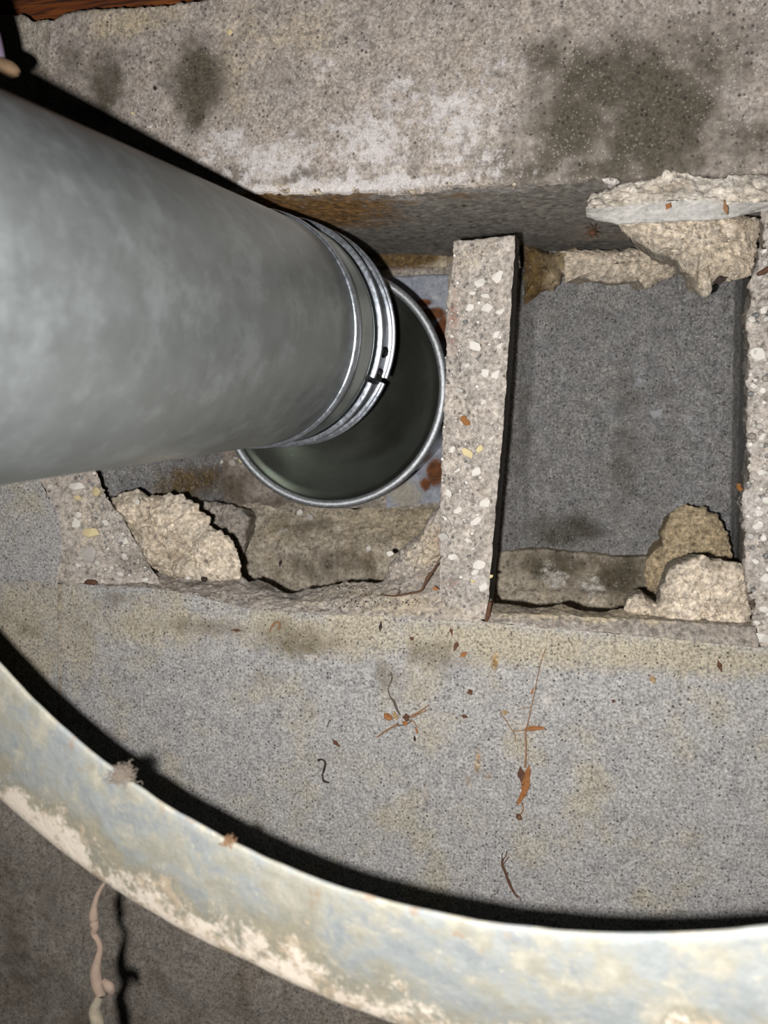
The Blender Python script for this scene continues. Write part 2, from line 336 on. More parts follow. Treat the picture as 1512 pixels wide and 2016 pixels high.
# the broken-open course: left block, its fractured web, centre web, right web
left_r = [(60, 395), (62, 900), (82, 955), (100, 985), (117, 1020), (123, 1060), (118, 1105), (108, 1147)]
crack = [(180, 395), (178, 890), (195, 935), (212, 982), (236, 1010), (252, 1040), (270, 1075), (292, 1108), (318, 1152)]
loft('concrete_block', [PL([(-800, 395), (-800, 1090)]), PL(left_r)], 150, [60], MT['lower'], wall, amp=.0004, seed=15, flip=True)
ck = [(x, y, .004+.006*i/8) for i, (x, y) in enumerate(crack)]
lweb = loft('block_web', [PL(left_r, .0005), PL(ck), PL([(x-14, y+4, .03) for x, y in crack])], 170, [30, 8], MT['web'], wall, amp=.0009, freq=260, amp2=.002, freq2=90, seed=16, flip=True, edge=.0006,
     stains=[('dark', 260, 1110, 0, 60, 40, .5), ('brown', 150, 950, 0, 60, 30, .25), ('tan', 160, 1030, 0, 60, 100, .35)])
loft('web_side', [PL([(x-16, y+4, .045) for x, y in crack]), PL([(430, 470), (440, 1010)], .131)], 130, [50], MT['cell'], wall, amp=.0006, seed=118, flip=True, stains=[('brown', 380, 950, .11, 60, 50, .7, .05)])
A = PL([(893, 475), (888, 520), (880, 590), (877, 700), (873, 800), (870, 880), (868, 960), (866, 1060), (864, 1130), (860, 1216)], .005)
B = PL([(1014, 462), (1013, 500), (1003, 650), (998, 735), (990, 850), (980, 960), (969, 1080), (965, 1121), (962, 1170), (958, 1220)], 0)
Bb = PL([(1024, 476), (1016, 600), (1008, 735), (992, 930), (977, 1116), (970, 1200)], .118)
A2 = np.vstack([A[:1]+[0, .07, .0], A]); B2 = np.vstack([B[:1]+[0, .07, 0], B]); Bb2 = np.vstack([Bb[:1]+[0, .004, 0], Bb])
cweb = loft('block_web', [X(A2, .1), A2+np.array([0, .001, 0]), B2], 230, [14, 34], MT['web'], wall, amp=.0007, freq=300, amp2=.0012, freq2=90, seed=17, flip=True, edge=.0005,
     stains=[('brown', 890, 640, 0, 16, 90, .42), ('brown', 880, 1150, 0, 40, 20, .4), ('white', 950, 1120, 0, 60, 80, .4), ('tan', 940, 500, 0, 60, 40, .4)])
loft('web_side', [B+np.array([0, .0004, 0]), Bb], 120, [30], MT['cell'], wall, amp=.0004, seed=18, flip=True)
Cc = PL([(1506, 410), (1502, 480), (1480, 560), (1473, 630), (1475, 700), (1471, 814), (1477, 900), (1472, 932), (1462, 990), (1472, 1055), (1466, 1103), (1478, 1180), (1488, 1270), (1492, 1290)], .004)
Cb = PL([(1464, 480), (1457, 700), (1454, 900), (1450, 1110)], .112)
Ccp = [(1506, 410), (1502, 480), (1480, 560), (1473, 630), (1475, 700), (1471, 814), (1477, 900), (1472, 932), (1462, 990), (1472, 1055), (1466, 1103), (1478, 1180), (1488, 1270), (1492, 1290)]
rweb = loft('block_web', [PL([(x-7, y, .06) for x, y in Ccp]), Cc, PL([(1760, 400), (1760, 1310)])], 230, [10, 50], MT['web'], wall, amp=.0018, freq=230, amp2=.0022, freq2=90, seed=19, flip=True, edge=.0017,
     stains=[('white', 1500, 900, 0, 80, 400, .45)])
# hollow behind: two back shells and their floors
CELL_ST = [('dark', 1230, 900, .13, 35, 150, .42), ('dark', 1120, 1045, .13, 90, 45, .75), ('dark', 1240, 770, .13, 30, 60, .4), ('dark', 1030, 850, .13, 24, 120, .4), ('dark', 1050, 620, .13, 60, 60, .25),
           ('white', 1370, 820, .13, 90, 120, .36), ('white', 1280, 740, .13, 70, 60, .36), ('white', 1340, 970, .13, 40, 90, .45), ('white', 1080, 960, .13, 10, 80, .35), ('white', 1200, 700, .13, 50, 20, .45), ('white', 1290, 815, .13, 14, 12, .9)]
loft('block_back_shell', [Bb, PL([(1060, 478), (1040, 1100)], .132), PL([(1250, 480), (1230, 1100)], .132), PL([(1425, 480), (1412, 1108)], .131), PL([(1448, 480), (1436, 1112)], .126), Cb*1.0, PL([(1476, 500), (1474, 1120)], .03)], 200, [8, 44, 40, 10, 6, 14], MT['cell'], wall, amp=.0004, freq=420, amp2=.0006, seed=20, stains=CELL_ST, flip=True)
RB = lambda y0, y1, y2, Y: PL([(940, y0+6, Y-.016), (985, y0+2, Y-.010), (1030, y0-4, Y-.003), (1090, y0-4), (1200, y1), (1475, y2)], Y)
Lr = [(966, 1176), (975, 1187), (1010, 1190), (1050, 1197), (1085, 1193), (1105, 1187), (1140, 1201), (1180, 1205), (1225, 1197), (1300, 1206), (1400, 1210), (1484, 1216)]
loft('mortar_bed', [RB(1082, 1090, 1096, .133), RB(1088, 1096, 1102, .1265), RB(1160, 1160, 1160, .124), RB(1172, 1172, 1172, .1265), RB(1240, 1240, 1240, .1265), PL(Lr, .027)+np.array([0, 0, -.018])], 190, [4, 24, 4, 16, 14], MT['floor'], wall, amp=.0008, freq=240, amp2=.0012, freq2=70, seed=22, edge=.0006,
     stains=[('white', 1085, 1135, .125, 46, 36, .6), ('white', 1165, 1150, .125, 50, 30, .5), ('dark', 1230, 1130, .125, 60, 60, .85), ('dark', 1080, 1110, .125, 110, 40, .75), ('dark', 1150, 1150, .125, 110, 30, .5), ('brown', 1190, 1130, .125, 40, 30, .3)])
BACK_ST = [('brown', 400, 950, .13, 140, 90, .5), ('dark', 420, 960, .13, 130, 60, .7), ('dark', 560, 1000, .13, 200, 40, .6), ('brown', 810, 505, .13, 90, 24, 1.2), ('tan', 870, 505, .13, 20, 24, .9)]
loft('block_back_shell', [PL([(285, 470), (285, 1000)], .131), PL([(900, 478), (905, 1000)], .131)], 120, [150], MT['grey_mortar'], wall, amp=.0006, freq=300, amp2=.001, seed=23, stains=BACK_ST, flip=True)
loft('mortar_joint', [PL([(715, 486), (880, 486)], .129), PL([(715, 487), (880, 487)], .127), PL([(740, 524), (880, 526)], .127), PL([(740, 525), (880, 527)], .131)], 60, [2, 14, 2], MT['floor'], wall, amp=.0008, freq=260, seed=24, edge=.0008,
     stains=[('brown', 800, 505, .127, 85, 22, 1.2), ('tan', 872, 505, .127, 16, 24, 1.2)])
loft('cement_patch', [PL([(745, 541), (800, 544), (828, 541), (882, 540)], .131), PL([(745, 543), (800, 546), (828, 543), (882, 542)], .1285), PL([(745, 780), (882, 780)], .1285)], 70, [2, 70], MT['plate'], wall, amp=.0002, seed=25, stains=[('brown', 852, 618, .1285, 30, 13, 1.2), ('brown', 874, 646, .1285, 16, 26, 1.2), ('brown', 835, 596, .1285, 18, 8, 1.0), ('white', 866, 585, .1285, 20, 14, .7)])
loft('cement_patch', [PL([(780, 780), (882, 780)], .1285), PL([(760, 1000), (892, 985)], .1285)], 60, [60], MT['plate'], wall, amp=.0006, seed=26, stains=[('brown', 858, 930, .1285, 20, 30, 1.2), ('brown', 838, 955, .1285, 14, 16, .9), ('tan', 800, 970, .1285, 40, 30, .9)])
Ll = [(116, 1140), (200, 1138), (290, 1126), (380, 1132), (440, 1140), (474, 1133), (490, 1146), (512, 1142), (530, 1149), (555, 1161), (575, 1169), (600, 1161), (640, 1153), (680, 1144), (745, 1146), (760, 1136), (800, 1122), (860, 1112), (884, 1104)]
loft('mortar_bed', [PL([(215, 975), (480, 985), (700, 1000), (912, 985)], .132), PL([(300, 1010), (480, 1015), (700, 1030), (905, 1020)], .124), PL([(300, 1080), (600, 1085), (895, 1060)], .112), PL([(300, 1210), (600, 1220), (890, 1200)], .108), PL(Ll, .034)+np.array([0, 0, -.018])], 200, [12, 22, 34, 12], MT['floor'], wall, amp=.0012, freq=200, amp2=.003, freq2=55, seed=27, lump=.0014, lumpf=120,
     stains=[('dark', 600, 1040, .12, 90, 26, .55), ('tan', 720, 1030, .12, 90, 40, .6), ('tan', 560, 1040, .12, 60, 30, .6), ('tan', 840, 1050, .11, 60, 60, .7), ('dark', 640, 1120, .108, 160, 46, .6), ('brown', 700, 1110, .11, 60, 40, .4), ('white', 560, 1050, .115, 60, 14, .5)])

# ledge in front of the two hollows
loft('mortar_ledge', [PL(Lr, .02)+np.array([0, .008, -.012]), PL(Lr, .019), PL([(960, 1206), (1100, 1211), (1300, 1222), (1488, 1236)], .003), PL([(955, 1224), (1100, 1237), (1300, 1254), (1495, 1274)], -.002), PL([(955, 1226), (1100, 1239), (1300, 1256), (1495, 1276)], .003)], 220, [6, 10, 14, 2], MT['grey_mortar'], wall, amp=.0006, freq=280, seed=28, edge=.0007,
     stains=[('tan', 1100, 1200, .01, 300, 16, .5), ('white', 1040, 1225, 0, 90, 10, .3)])
loft('mortar_ledge', [PL(Ll, .028)+np.array([0, .008, -.012]), PL(Ll, .024), PL([(116, 1144), (290, 1148), (440, 1165), (560, 1185), (700, 1180), (880, 1165)], .008), PL([(116, 1152), (290, 1160), (400, 1177), (480, 1197), (600, 1209), (760, 1214), (900, 1224), (955, 1226)], -.0006)], 240, [6, 14, 14], MT['web'], wall, amp=.001, freq=260, amp2=.001, seed=29, edge=.0008,
     stains=[('dark', 520, 1160, .01, 80, 16, .5), ('tan', 760, 1190, 0, 240, 30, .5), ('brown', 860, 1150, .01, 60, 40, .3)])

# mortar squeezed out and broken mortar lumps
lump('mortar_lump', [(212, 985), (235, 967), (268, 964), (285, 977), (330, 972), (355, 977), (385, 992), (396, 1006), (412, 1018), (410, 1034), (432, 1044), (450, 1062), (462, 1090), (474, 1117), (470, 1139), (430, 1142), (390, 1140), (350, 1136), (318, 1128), (290, 1098), (262, 1052), (245, 1022)], .018, .007, .034, MT['mortar'], wall, amp=.0042, freq=95, seed=41, tilt=(-.02, -.1), pw=5, under=.6,
     stains=[('dark', 320, 1100, 0, 50, 20, .4), ('brown', 330, 1060, 0, 60, 30, .25)])
lump('mortar_lump', [(404, 1050), (432, 1043), (450, 1062), (463, 1090), (475, 1117), (471, 1140), (430, 1144), (385, 1142), (352, 1132), (345, 1108), (362, 1082), (384, 1064)], .011, .004, .026, MT['mortar'], wall, amp=.003, freq=120, seed=141, n=140, rings=26, pw=5, tilt=(-.1, -.1), under=.6)
lump('mortar_lump', [(392, 992), (418, 985), (450, 992), (478, 1000), (490, 1022), (484, 1050), (482, 1085), (470, 1100), (445, 1090), (420, 1060), (400, 1030)], .085, .004, .118, MT['grey_mortar'], wall, amp=.004, freq=110, seed=42, n=160, rings=27, pw=6, under=.55)
lump('mortar_lump', [(760, 1142), (768, 1112), (790, 1082), (826, 1052), (848, 1012), (872, 985), (890, 1000), (888, 1110), (862, 1135), (810, 1146)], .030, .010, .10, MT['web'], wall, amp=.004, freq=90, seed=43, tilt=(-.3, 0), n=180, rings=30,
     stains=[('tan', 840, 1100, 0, 60, 60, .6), ('brown', 860, 1080, 0, 30, 50, .3)])
lump('mortar_lump', [(1272, 1104), (1290, 1085), (1306, 1070), (1301, 1050), (1315, 1025), (1326, 1002), (1345, 996), (1385, 997), (1412, 1013), (1430, 1045), (1441, 1076), (1440, 1110), (1400, 1140), (1330, 1170), (1290, 1172), (1274, 1160), (1268, 1130)], .092, .004, .135, MT['buff_dark'], wall, amp=.003, freq=130, seed=44, pw=6)
lump('mortar_lump', [(1298, 1186), (1304, 1150), (1325, 1121), (1350, 1106), (1385, 1094), (1412, 1104), (1440, 1106), (1468, 1112), (1478, 1150), (1476, 1200), (1480, 1236), (1380, 1236), (1300, 1226), (1290, 1206)], .016, .006, .06, MT['mortar'], wall, amp=.0030, freq=140, seed=45, pw=6, tilt=(0, -.12))
lump('mortar_lump', [(1228, 1198), (1240, 1179), (1258, 1171), (1276, 1180), (1300, 1192), (1308, 1214), (1262, 1220), (1232, 1212)], .016, .005, .04, MT['mortar'], wall, amp=.0025, freq=140, seed=46, n=120, rings=20)
# top of the right hollow
lump('mortar_strip', [(1026, 482), (1050, 486), (1080, 498), (1112, 492), (1140, 488), (1130, 540), (1112, 536), (1100, 566), (1085, 572), (1062, 578), (1046, 592), (1031, 602), (1030, 560)], .118, .010, .137, MT['buff_dark'], wall, amp=.003, freq=110, seed=47, n=180, rings=23,
     stains=[('brown', 1050, 540, .11, 40, 80, .8), ('dark', 1090, 515, .11, 40, 30, .7)])
lump('mortar_strip', [(1100, 494), (1180, 492), (1260, 490), (1330, 490), (1350, 520), (1320, 548), (1290, 562), (1270, 568), (1256, 552), (1215, 560), (1160, 552), (1140, 547), (1115, 556), (1104, 530)], .112, .008, .137, MT['mortar'], wall, amp=.0028, freq=120, seed=48, n=240, rings=23)
lump('mortar_lump', [(1212, 438), (1226, 456), (1258, 480), (1285, 497), (1312, 502), (1335, 508), (1342, 532), (1368, 546), (1372, 570), (1384, 583), (1402, 576), (1402, 560), (1424, 550), (1452, 552), (1482, 540), (1492, 500), (1500, 430), (1440, 418), (1300, 420)], .034, .010, .062, MT['mortar'], wall, amp=.0032, freq=110, seed=49, n=320, rings=44,
     stains=[('white', 1280, 490, .02, 50, 20, .5), ('brown', 1470, 430, .02, 30, 24, .4)])
# pale lip squeezed out of the bed joint, its flat lower face towards the hollow
lipt = [(1153, 396), (1166, 384), (1220, 366), (1290, 351), (1310, 338), (1342, 338), (1380, 350), (1410, 352), (1440, 344), (1512, 346), (1720, 340)]
lipm = [(1153, 420), (1200, 414), (1250, 411), (1330, 406), (1400, 402), (1430, 408), (1520, 406), (1720, 400)]
lipb = [(1155, 426), (1172, 433), (1214, 441), (1330, 436), (1422, 432), (1500, 416), (1720, 410)]
lipf = PL([(1153, 412), (1180, 410), (1230, 404), (1310, 397), (1400, 394), (1430, 400), (1520, 398), (1720, 392)], -.0075)
loft('mortar_lip', [PL(lipt, .004), PL(lipt, -.002), PL([(1160, 400), (1230, 388), (1310, 370), (1420, 374), (1520, 372), (1720, 370)], -.0055), lipf], 220, [3, 14, 14], MT['pale'], wall, amp=.0013, freq=380, amp2=.0009, freq2=150, seed=50, edge=.0010,
     stains=[('brown', 1320, 375, 0, 80, 14, .3), ('dark', 1330, 385, 0, 70, 12, .35)])
loft('mortar_lip', [lipf+np.array([0, .0004, .0004]), PL(lipb, .002), PL(lipb, .03)], 160, [16, 6], MT['grey_pale'], wall, amp=.0003, freq=300, seed=52, edge=.0003)
lump('mortar_flake', [(1187, 353), (1200, 349), (1218, 352), (1219, 359), (1206, 364), (1192, 360)], -.0012, .0014, .004, MT['pale'], wall, n=30, rings=5, amp=.0004, seed=51, stains=[('white', 1205, 357, 0, 20, 20, 1.3)])
for i, (x, y, r) in enumerate([(880, 362, 9), (1010, 362, 7), (700, 374, 10), (620, 378, 12), (812, 376, 10), (560, 376, 9)]):
    lump('mortar_flake', [(x-r, y), (x-r*.4, y-r*.5), (x+r*.6, y-r*.4), (x+r, y+r*.2), (x+r*.2, y+r*.6)], -.0008, .001, .004, MT['mortar'], wall, n=24, rings=4, amp=.0004, seed=60+i)

# aggregate chips in the fractured faces
def chip_mesh(seed):
    r = random.Random(seed); bm = bmesh.new()
    for k in range(15):
        a = r.random()*6.283; q = .75+.35*r.random(); z = r.uniform(-.28, .28)
        bm.verts.new((q*math.cos(a)*(1-.35*abs(z)/.28*r.random()), z, q*math.sin(a)*(1-.35*abs(z)/.28*r.random())))
    res = bmesh.ops.convex_hull(bm, input=bm.verts)
    bmesh.ops.delete(bm, geom=[g for g in res['geom_interior'] if isinstance(g, bmesh.types.BMVert)], context='VERTS')
    me = bpy.data.meshes.new('aggregate_chip'); bm.to_mesh(me); bm.free(); return me
chips = {k: [chip_mesh(100+i) for i in range(7)] for k in ('chip', 'chip_cream', 'chip_grey')}
for k, v in chips.items():
    for me in v: me.materials.append(MT[k])
def chip(x, y, w, h=None, kind='chip', Y=-.0003, parent=None, rot=None):
    me = random.choice(chips[kind]); o = bpy.data.objects.new('aggregate_chip', me); COL.objects.link(o); o.parent = parent
    k = (D+Y)/F/2; h = h or w*random.uniform(.6, 1.0); o.location = Vector(P(x, y, Y))
    o.scale = (w*k*1.2, .0026, h*k*1.2); o.rotation_euler = (random.uniform(-.15, .15), rot if rot is not None else random.uniform(-.8, .8), random.uniform(-.15, .15)); return o
for zx, zy, s in [(310, 290, 62), (215, 310, 46), (185, 358, 28), (240, 372, 34), (338, 360, 34), (172, 425, 36), (250, 425, 44), (305, 435, 40), (292, 545, 36), (195, 598, 54), (312, 597, 36), (160, 685, 22), (240, 718, 34), (295, 725, 46), (232, 850, 24), (280, 1012, 32), (93, 1062, 34), (272, 1105, 32), (117, 1155, 28), (200, 1160, 44), (75, 1260, 34), (240, 1302, 48), (118, 1335, 38), (200, 1385, 50), (165, 1472, 28), (95, 1545, 38), (215, 1580, 52), (230, 1680, 48), (195, 1615, 34), (330, 490, 22), (90, 552, 20), (60, 1370, 26)]:
    chip(850+zx*.4378, 420+zy*.4378, s*.4378*1.05, kind='chip', Y=.0012, parent=cweb)
for zx, zy, s, k in [(125, 795, 34, 'chip_grey'), (215, 1058, 34, 'chip_cream'), (160, 1078, 50, 'chip_cream'), (145, 1298, 26, 'chip_grey'), (52, 1455, 40, 'chip_grey'), (185, 1655, 22, 'chip_cream'), (262, 1632, 26, 'chip_cream'), (275, 785, 24, 'chip_grey'), (165, 1135, 26, 'chip_grey')]:
    chip(850+zx*.4378, 420+zy*.4378, s*.4378*1.05, kind=k, Y=.0012, parent=cweb)
for x, y, s in [(1493, 697, 24), (1492, 1037, 18), (1499, 1256, 24), (1480, 628, 12), (1508, 985, 14), (1494, 1010, 14), (1507, 1138, 16), (1485, 760, 12), (1502, 860, 14), (1500, 930, 12), (1488, 1105, 12), (1504, 1200, 16), (1490, 1225, 12), (1506, 610, 16)]:
    chip(x, y, s, Y=.002, parent=rweb)
for zx, zy, w_, h_, k in [(380, 195, 90, 50, 'chip'), (478, 220, 56, 56, 'chip_cream'), (385, 252, 50, 26, 'chip_cream'), (315, 345, 36, 36, 'chip'), (390, 335, 44, 36, 'chip'), (370, 378, 70, 50, 'chip'), (450, 425, 88, 60, 'chip_cream'), (525, 375, 36, 40, 'chip'), (590, 450, 44, 60, 'chip_grey'), (620, 468, 36, 44, 'chip'), (328, 487, 36, 32, 'chip_cream'), (352, 530, 40, 36, 'chip'), (440, 530, 80, 90, 'chip_grey'), (390, 590, 30, 34, 'chip'), (325, 592, 24, 28, 'chip_cream'), (483, 575, 36, 26, 'chip'), (470, 625, 76, 40, 'chip'), (598, 630, 44, 24, 'chip'), (620, 545, 36, 40, 'chip'), (362, 668, 44, 34, 'chip'), (720, 658, 36, 22, 'chip'), (320, 655, 24, 24, 'chip'), (365, 487, 50, 16, 'chip'), (680, 272, 38, 32, 'chip'), (930, 650, 36, 20, 'chip')]:
    x, y = zx*.3968, 880+zy*.3968
    chip(x, y, w_*.3968, h_*.3968, k, Y=(.002 if x < 230 else .006) if y < 1120 else .004, parent=lweb, rot=random.uniform(-.3, .3))
for x, y, s, k, Y in [(457, 911, 16, 'chip_grey', .125), (464, 902, 12, 'chip_grey', .125), (475, 905, 12, 'chip_cream', .125), (436, 909, 9, 'chip', .125), (590, 1008, 14, 'chip', .121), (610, 1018, 14, 'chip_grey', .119), (768, 1090, 14, 'chip', .03), (725, 1080, 14, 'chip', .108)]:
    chip(x, y, s, kind=k, Y=Y, parent=wall)
for x, y, s, par in [(917, 830, 9, cweb), (912, 825, 6, cweb), (1457, 962, 6, wall), (1454, 956, 4, wall)]:
    o = chip(x, y, s*2, Y=.001 if par is cweb else .05, parent=par); o.name = 'rust_speck'; o.data = o.data.copy(); o.data.materials.clear(); o.data.materials.append(MT['rustspot'])
for x, y, s, k in [(452, 63, 16, 'chip_cream'), (295, 248, 18, 'chip'), (263, 221, 9, 'chip_cream'), (210, 36, 12, 'chip_cream')]:
    chip(x, y, s, kind=k, Y=.0004, parent=wall)

def grit(nm, poly, cnt, Y, par, mats, smin=.0003, smax=.0011, seed=1):
    rr = random.Random(seed); mb = MB(); xs = [p[0] for p in poly]; ys = [p[1] for p in poly]; k = 0; sz = []
    def inside(x, y):
        c = False; j = len(poly)-1
        for i in range(len(poly)):
            (xi, yi), (xj, yj) = poly[i], poly[j]
            if (yi > y) != (yj > y) and x < (xj-xi)*(y-yi)/(yj-yi)+xi: c = not c
            j = i
        return c
    while k < cnt:
        x, y = rr.uniform(min(xs), max(xs)), rr.uniform(min(ys), max(ys))
        if not inside(x, y): continue
        s = smin+(smax-smin)*rr.random()**2.2; c = P(x, y, Y); a0_ = rr.random()*6.28; n5 = rr.choice((5, 6, 7))
        V = [c+np.array([math.cos(a0_+6.283*i/n5)*s*rr.uniform(.6, 1.15), 0, math.sin(a0_+6.283*i/n5)*s*rr.uniform(.6, 1.15)]) for i in range(n5)]
        V += [c+(v-c)*.7+np.array([0, -s*.7, 0]) for v in V]
        mb.add(V, grid_faces(2, n5, 0, True)+[tuple(range(n5, 2*n5))[::-1]]); sz += [rr.randrange(len(mats))]*(n5+1); k += 1
    o = mb.build(nm, mats[0], par, None, smooth=False)
    for m_ in mats[1:]: o.data.materials.append(m_)
    o.data.polygons.foreach_set('material_index', sz); o['kind'] = 'stuff'; return o
GM = [MT['chip'], MT['chip_grey'], MT['chip_grey'], MT['grey_mortar'], MT['cell']]
grit('grit', [(893, 480), (1010, 470), (990, 800), (965, 1120), (960, 1200), (870, 1190), (870, 900), (880, 600)], 420, .0022, cweb, GM, seed=1)
grit('grit', [(1503, 430), (1476, 600), (1474, 900), (1466, 1000), (1470, 1100), (1485, 1260), (1560, 1270), (1560, 430)], 420, .003, rweb, GM, .0004, .0021, seed=2)
grit('grit', [(122, 945), (185, 930), (250, 1040), (300, 1130), (120, 1145)], 420, .004, lweb, GM, .0003, .0012, seed=3)
# ------------------------------------------------------------------ wooden beam, upper left
m, nt, bs = newmat('old_brown_wood'); n = N(nt)
mp = n.new('ShaderNodeMapping'); n.setin(mp.inputs['Vector'], n.tc); mp.inputs['Scale'].default_value = (.06, 1, 1); mp.inputs['Rotation'].default_value = (0, .06, 0)
g1 = n.noise(420, 4, .6, mp.outputs[0], 1.0); g2 = n.noise(120, 3, .6, mp.outputs[0])
c1 = n.mix(n.map(g2, .35, .65), lin((150, 84, 28)), lin((112, 56, 18))); c2 = n.mix(n.map(g1, .42, .62), c1, lin((58, 26, 8)))
nt.links.new(c2, bs.inputs['Base Color']); bs.inputs['Roughness'].default_value = .8
nt.links.new(n.bump(g1, .8, .0006), bs.inputs['Normal'])
pts = PL([(-800, -140), (470, -140), (470, 70), (-800, 75)], .032)
b0 = np.array([(pts[0][0], .032, pts[2][2]), (pts[1][0], .032, pts[2][2]), (pts[1][0], .032, pts[0][2]), (pts[0][0], .032, pts[0][2])])
V = np.vstack([b0, b0+[0, .09, 0]])
bm = bmesh.new(); vs = [bm.verts.new(v-b0[0]) for v in V]
for f in [(0, 1, 2, 3), (7, 6, 5, 4), (0, 4, 5, 1), (1, 5, 6, 2), (2, 6, 7, 3), (3, 7, 4, 0)]: bm.faces.new([vs[i] for i in f])
bmesh.ops.bevel(bm, geom=bm.edges[:], offset=.0015, segments=2, affect='EDGES'); bmesh.ops.recalc_face_normals(bm, faces=bm.faces)
me = bpy.data.meshes.new('wooden_beam'); bm.to_mesh(me); bm.free()
tag(link('wooden_beam', me, m, None, Vector(b0[0])), 'dark brown grained wooden beam above the concrete in the upper left corner', 'beam')

# ------------------------------------------------------------------ vent pipe
ax = nrm([.14246628, .98809687, .05803392]); c0 = np.array([-.17267, -.32163, .02605])
_ac = M.T@ax; _e1c = nrm(np.cross(_ac, [0, 1, 0])); e1 = M@_e1c; e2 = M@np.cross(_e1c, _ac)
def plathe(prof, n=160, a0=0, a1=360):
    V = []; full = a1-a0 >= 360; mm = n if full else n+1
    for t, r in prof:
        for k in range(mm):
            th = math.radians(a0+(a1-a0)*k/n); V.append(c0+ax*t/1000+r/1000*(math.cos(th)*e1+math.sin(th)*e2))
    return V, grid_faces(len(prof), mm, 0, full)
porg = c0+ax*.3
vp = root('vent_pipe', 'large galvanised round vent pipe running from the left edge into the wall', 'pipe', porg)
def pbuild(name, prof, mat, par, n=160, a0=0, a1=360, org=None):
    mb = MB(); mb.add(*plathe(prof, n, a0, a1)); return mb.build(name, mat, par, org if org is not None else porg)
pbuild('tube', [(40, 50.8)]+[(t, 50.8) for t in range(60, 290, 20)]+[(296.5, 50.8), (297, 50.5), (296.5, 50.0), (270, 50.0), (40, 50.0)], MT['pipe'], vp)
pbuild('rolled_seam', [(294.6, 50.4), (294.8, 51.4), (295.6, 52.0), (297.4, 52.1), (299.4, 51.7), (300.4, 50.8), (300.6, 49.0)], MT['bright'], vp)
pbuild('neck', [(297, 50.4), (300.5, 50.2), (302, 49.2), (305, 48.2), (308, 48.2), (311, 49.0), (314, 50.4), (316, 51.0), (317.5, 50.8), (318.5, 49.6), (322, 49.4), (340, 49.4), (341, 48), (343, 41), (352, 39), (376, 38)], MT['neck'], vp)
V, f_ = tube([c0+ax*.041+(-.0508)*e1*0+.0*e2]*2, [.0001, .0001]) if False else (None, None)
# the clamp round its end
corg = c0+ax*.331
bc = root('band_clamp', 'shiny ridged clamp band around the far end of the vent pipe', 'clamp', corg)
G0, G1 = 209.0, 566.0
def arc(name, prof, mat=MT['bright'], par=bc): return pbuild(name, prof, mat, par, 200, G0, G1, corg)
ch = arc('band', [(321.5, 51.2), (336.5, 51.2), (336.5, 50.6), (321.5, 50.6), (321.5, 51.2)], MT['channel'])
arc('ridge', [(320.6, 51.0), (320.7, 53.0), (321.1, 53.5), (322.0, 53.5), (322.5, 53.0), (322.6, 51.0)])
arc('ridge', [(334.2, 51.0), (334.3, 52.7), (334.6, 53.0), (335.0, 52.9), (335.2, 52.2), (335.3, 50.7)])
arc('ridge', [(336.8, 50.7), (336.9, 53.2), (337.3, 53.6), (338.0, 53.6), (338.4, 53.2), (338.5, 50.0)])
def on_clamp(th, t, r): th = math.radians(th); d = math.cos(th)*e1+math.sin(th)*e2; return c0+ax*t/1000+d*r/1000, d
for th, t, rr in ((193, 329.2, 2.6), (203.5, 329.2, 1.9)):
    p, d = on_clamp(th, t, 51.2); mb = MB()
    u = ax; v = np.cross(d, u); V = []
    for hh, q in ((0, 1), (.0012, 1), (.0017, .75), (.0017, .3), (.0009, .25)):
        for k in range(6):
            a = math.radians(60*k+20); V.append(p+d*hh+rr/1000*q*(math.cos(a)*u+math.sin(a)*v))
    mb.add(V, grid_faces(5, 6, 0, True)+[tuple(range(24, 30))]); mb.build('screw', MT['screw'], bc, corg, smooth=False)
p, d = on_clamp(207.6, 329.5, 50.9); v = np.cross(d, ax); mb = MB(); V = []
for hh in (0, .0009):
    for sx, sy in ((-1, -1), (1, -1), (1, 1), (-1, 1)): V.append(p+d*hh+ax*.0045*sx+v*.0022*sy)
mb.add(V, [(0, 1, 2, 3)[::-1], (4, 5, 6, 7), (0, 1, 5, 4), (1, 2, 6, 5), (2, 3, 7, 6), (3, 0, 4, 7)]); mb.build('lock_tab', MT['screw'], bc, corg, smooth=False)

# ------------------------------------------------------------------ round collar in the hollow
kc = np.array([-.1155, .042, .0219]); ka = nrm([.03, 1, -.02])
col = root('vent_collar', 'round dark shiny metal collar with rolled rim set in the broken hollow', 'collar', kc)
def kbuild(name, prof, mat, n=160):
    mb = MB(); mb.add(*lathe(kc, ka, [(a/1000, b/1000) for a, b in prof], n)); return mb.build(name, mat, col, kc)
kbuild('rolled_rim', [(2.3*math.sin(t)*1.15, 61.9+2.3*math.cos(t)) for t in np.linspace(0, 2*math.pi, 17)], MT['rim'])
kbuild('dish', [(1.0, 60.0), (2.5, 59.4), (6, 55.0), (12, 47.0), (18, 39.0), (24, 31), (26, 20), (26, 1)], MT['dish'])
kbuild('sleeve', [(1.5, 62), (5, 60), (10, 56.5), (20, 55), (34, 55), (35, 56), (37, 56), (38, 55), (86, 55)], MT['neck'])

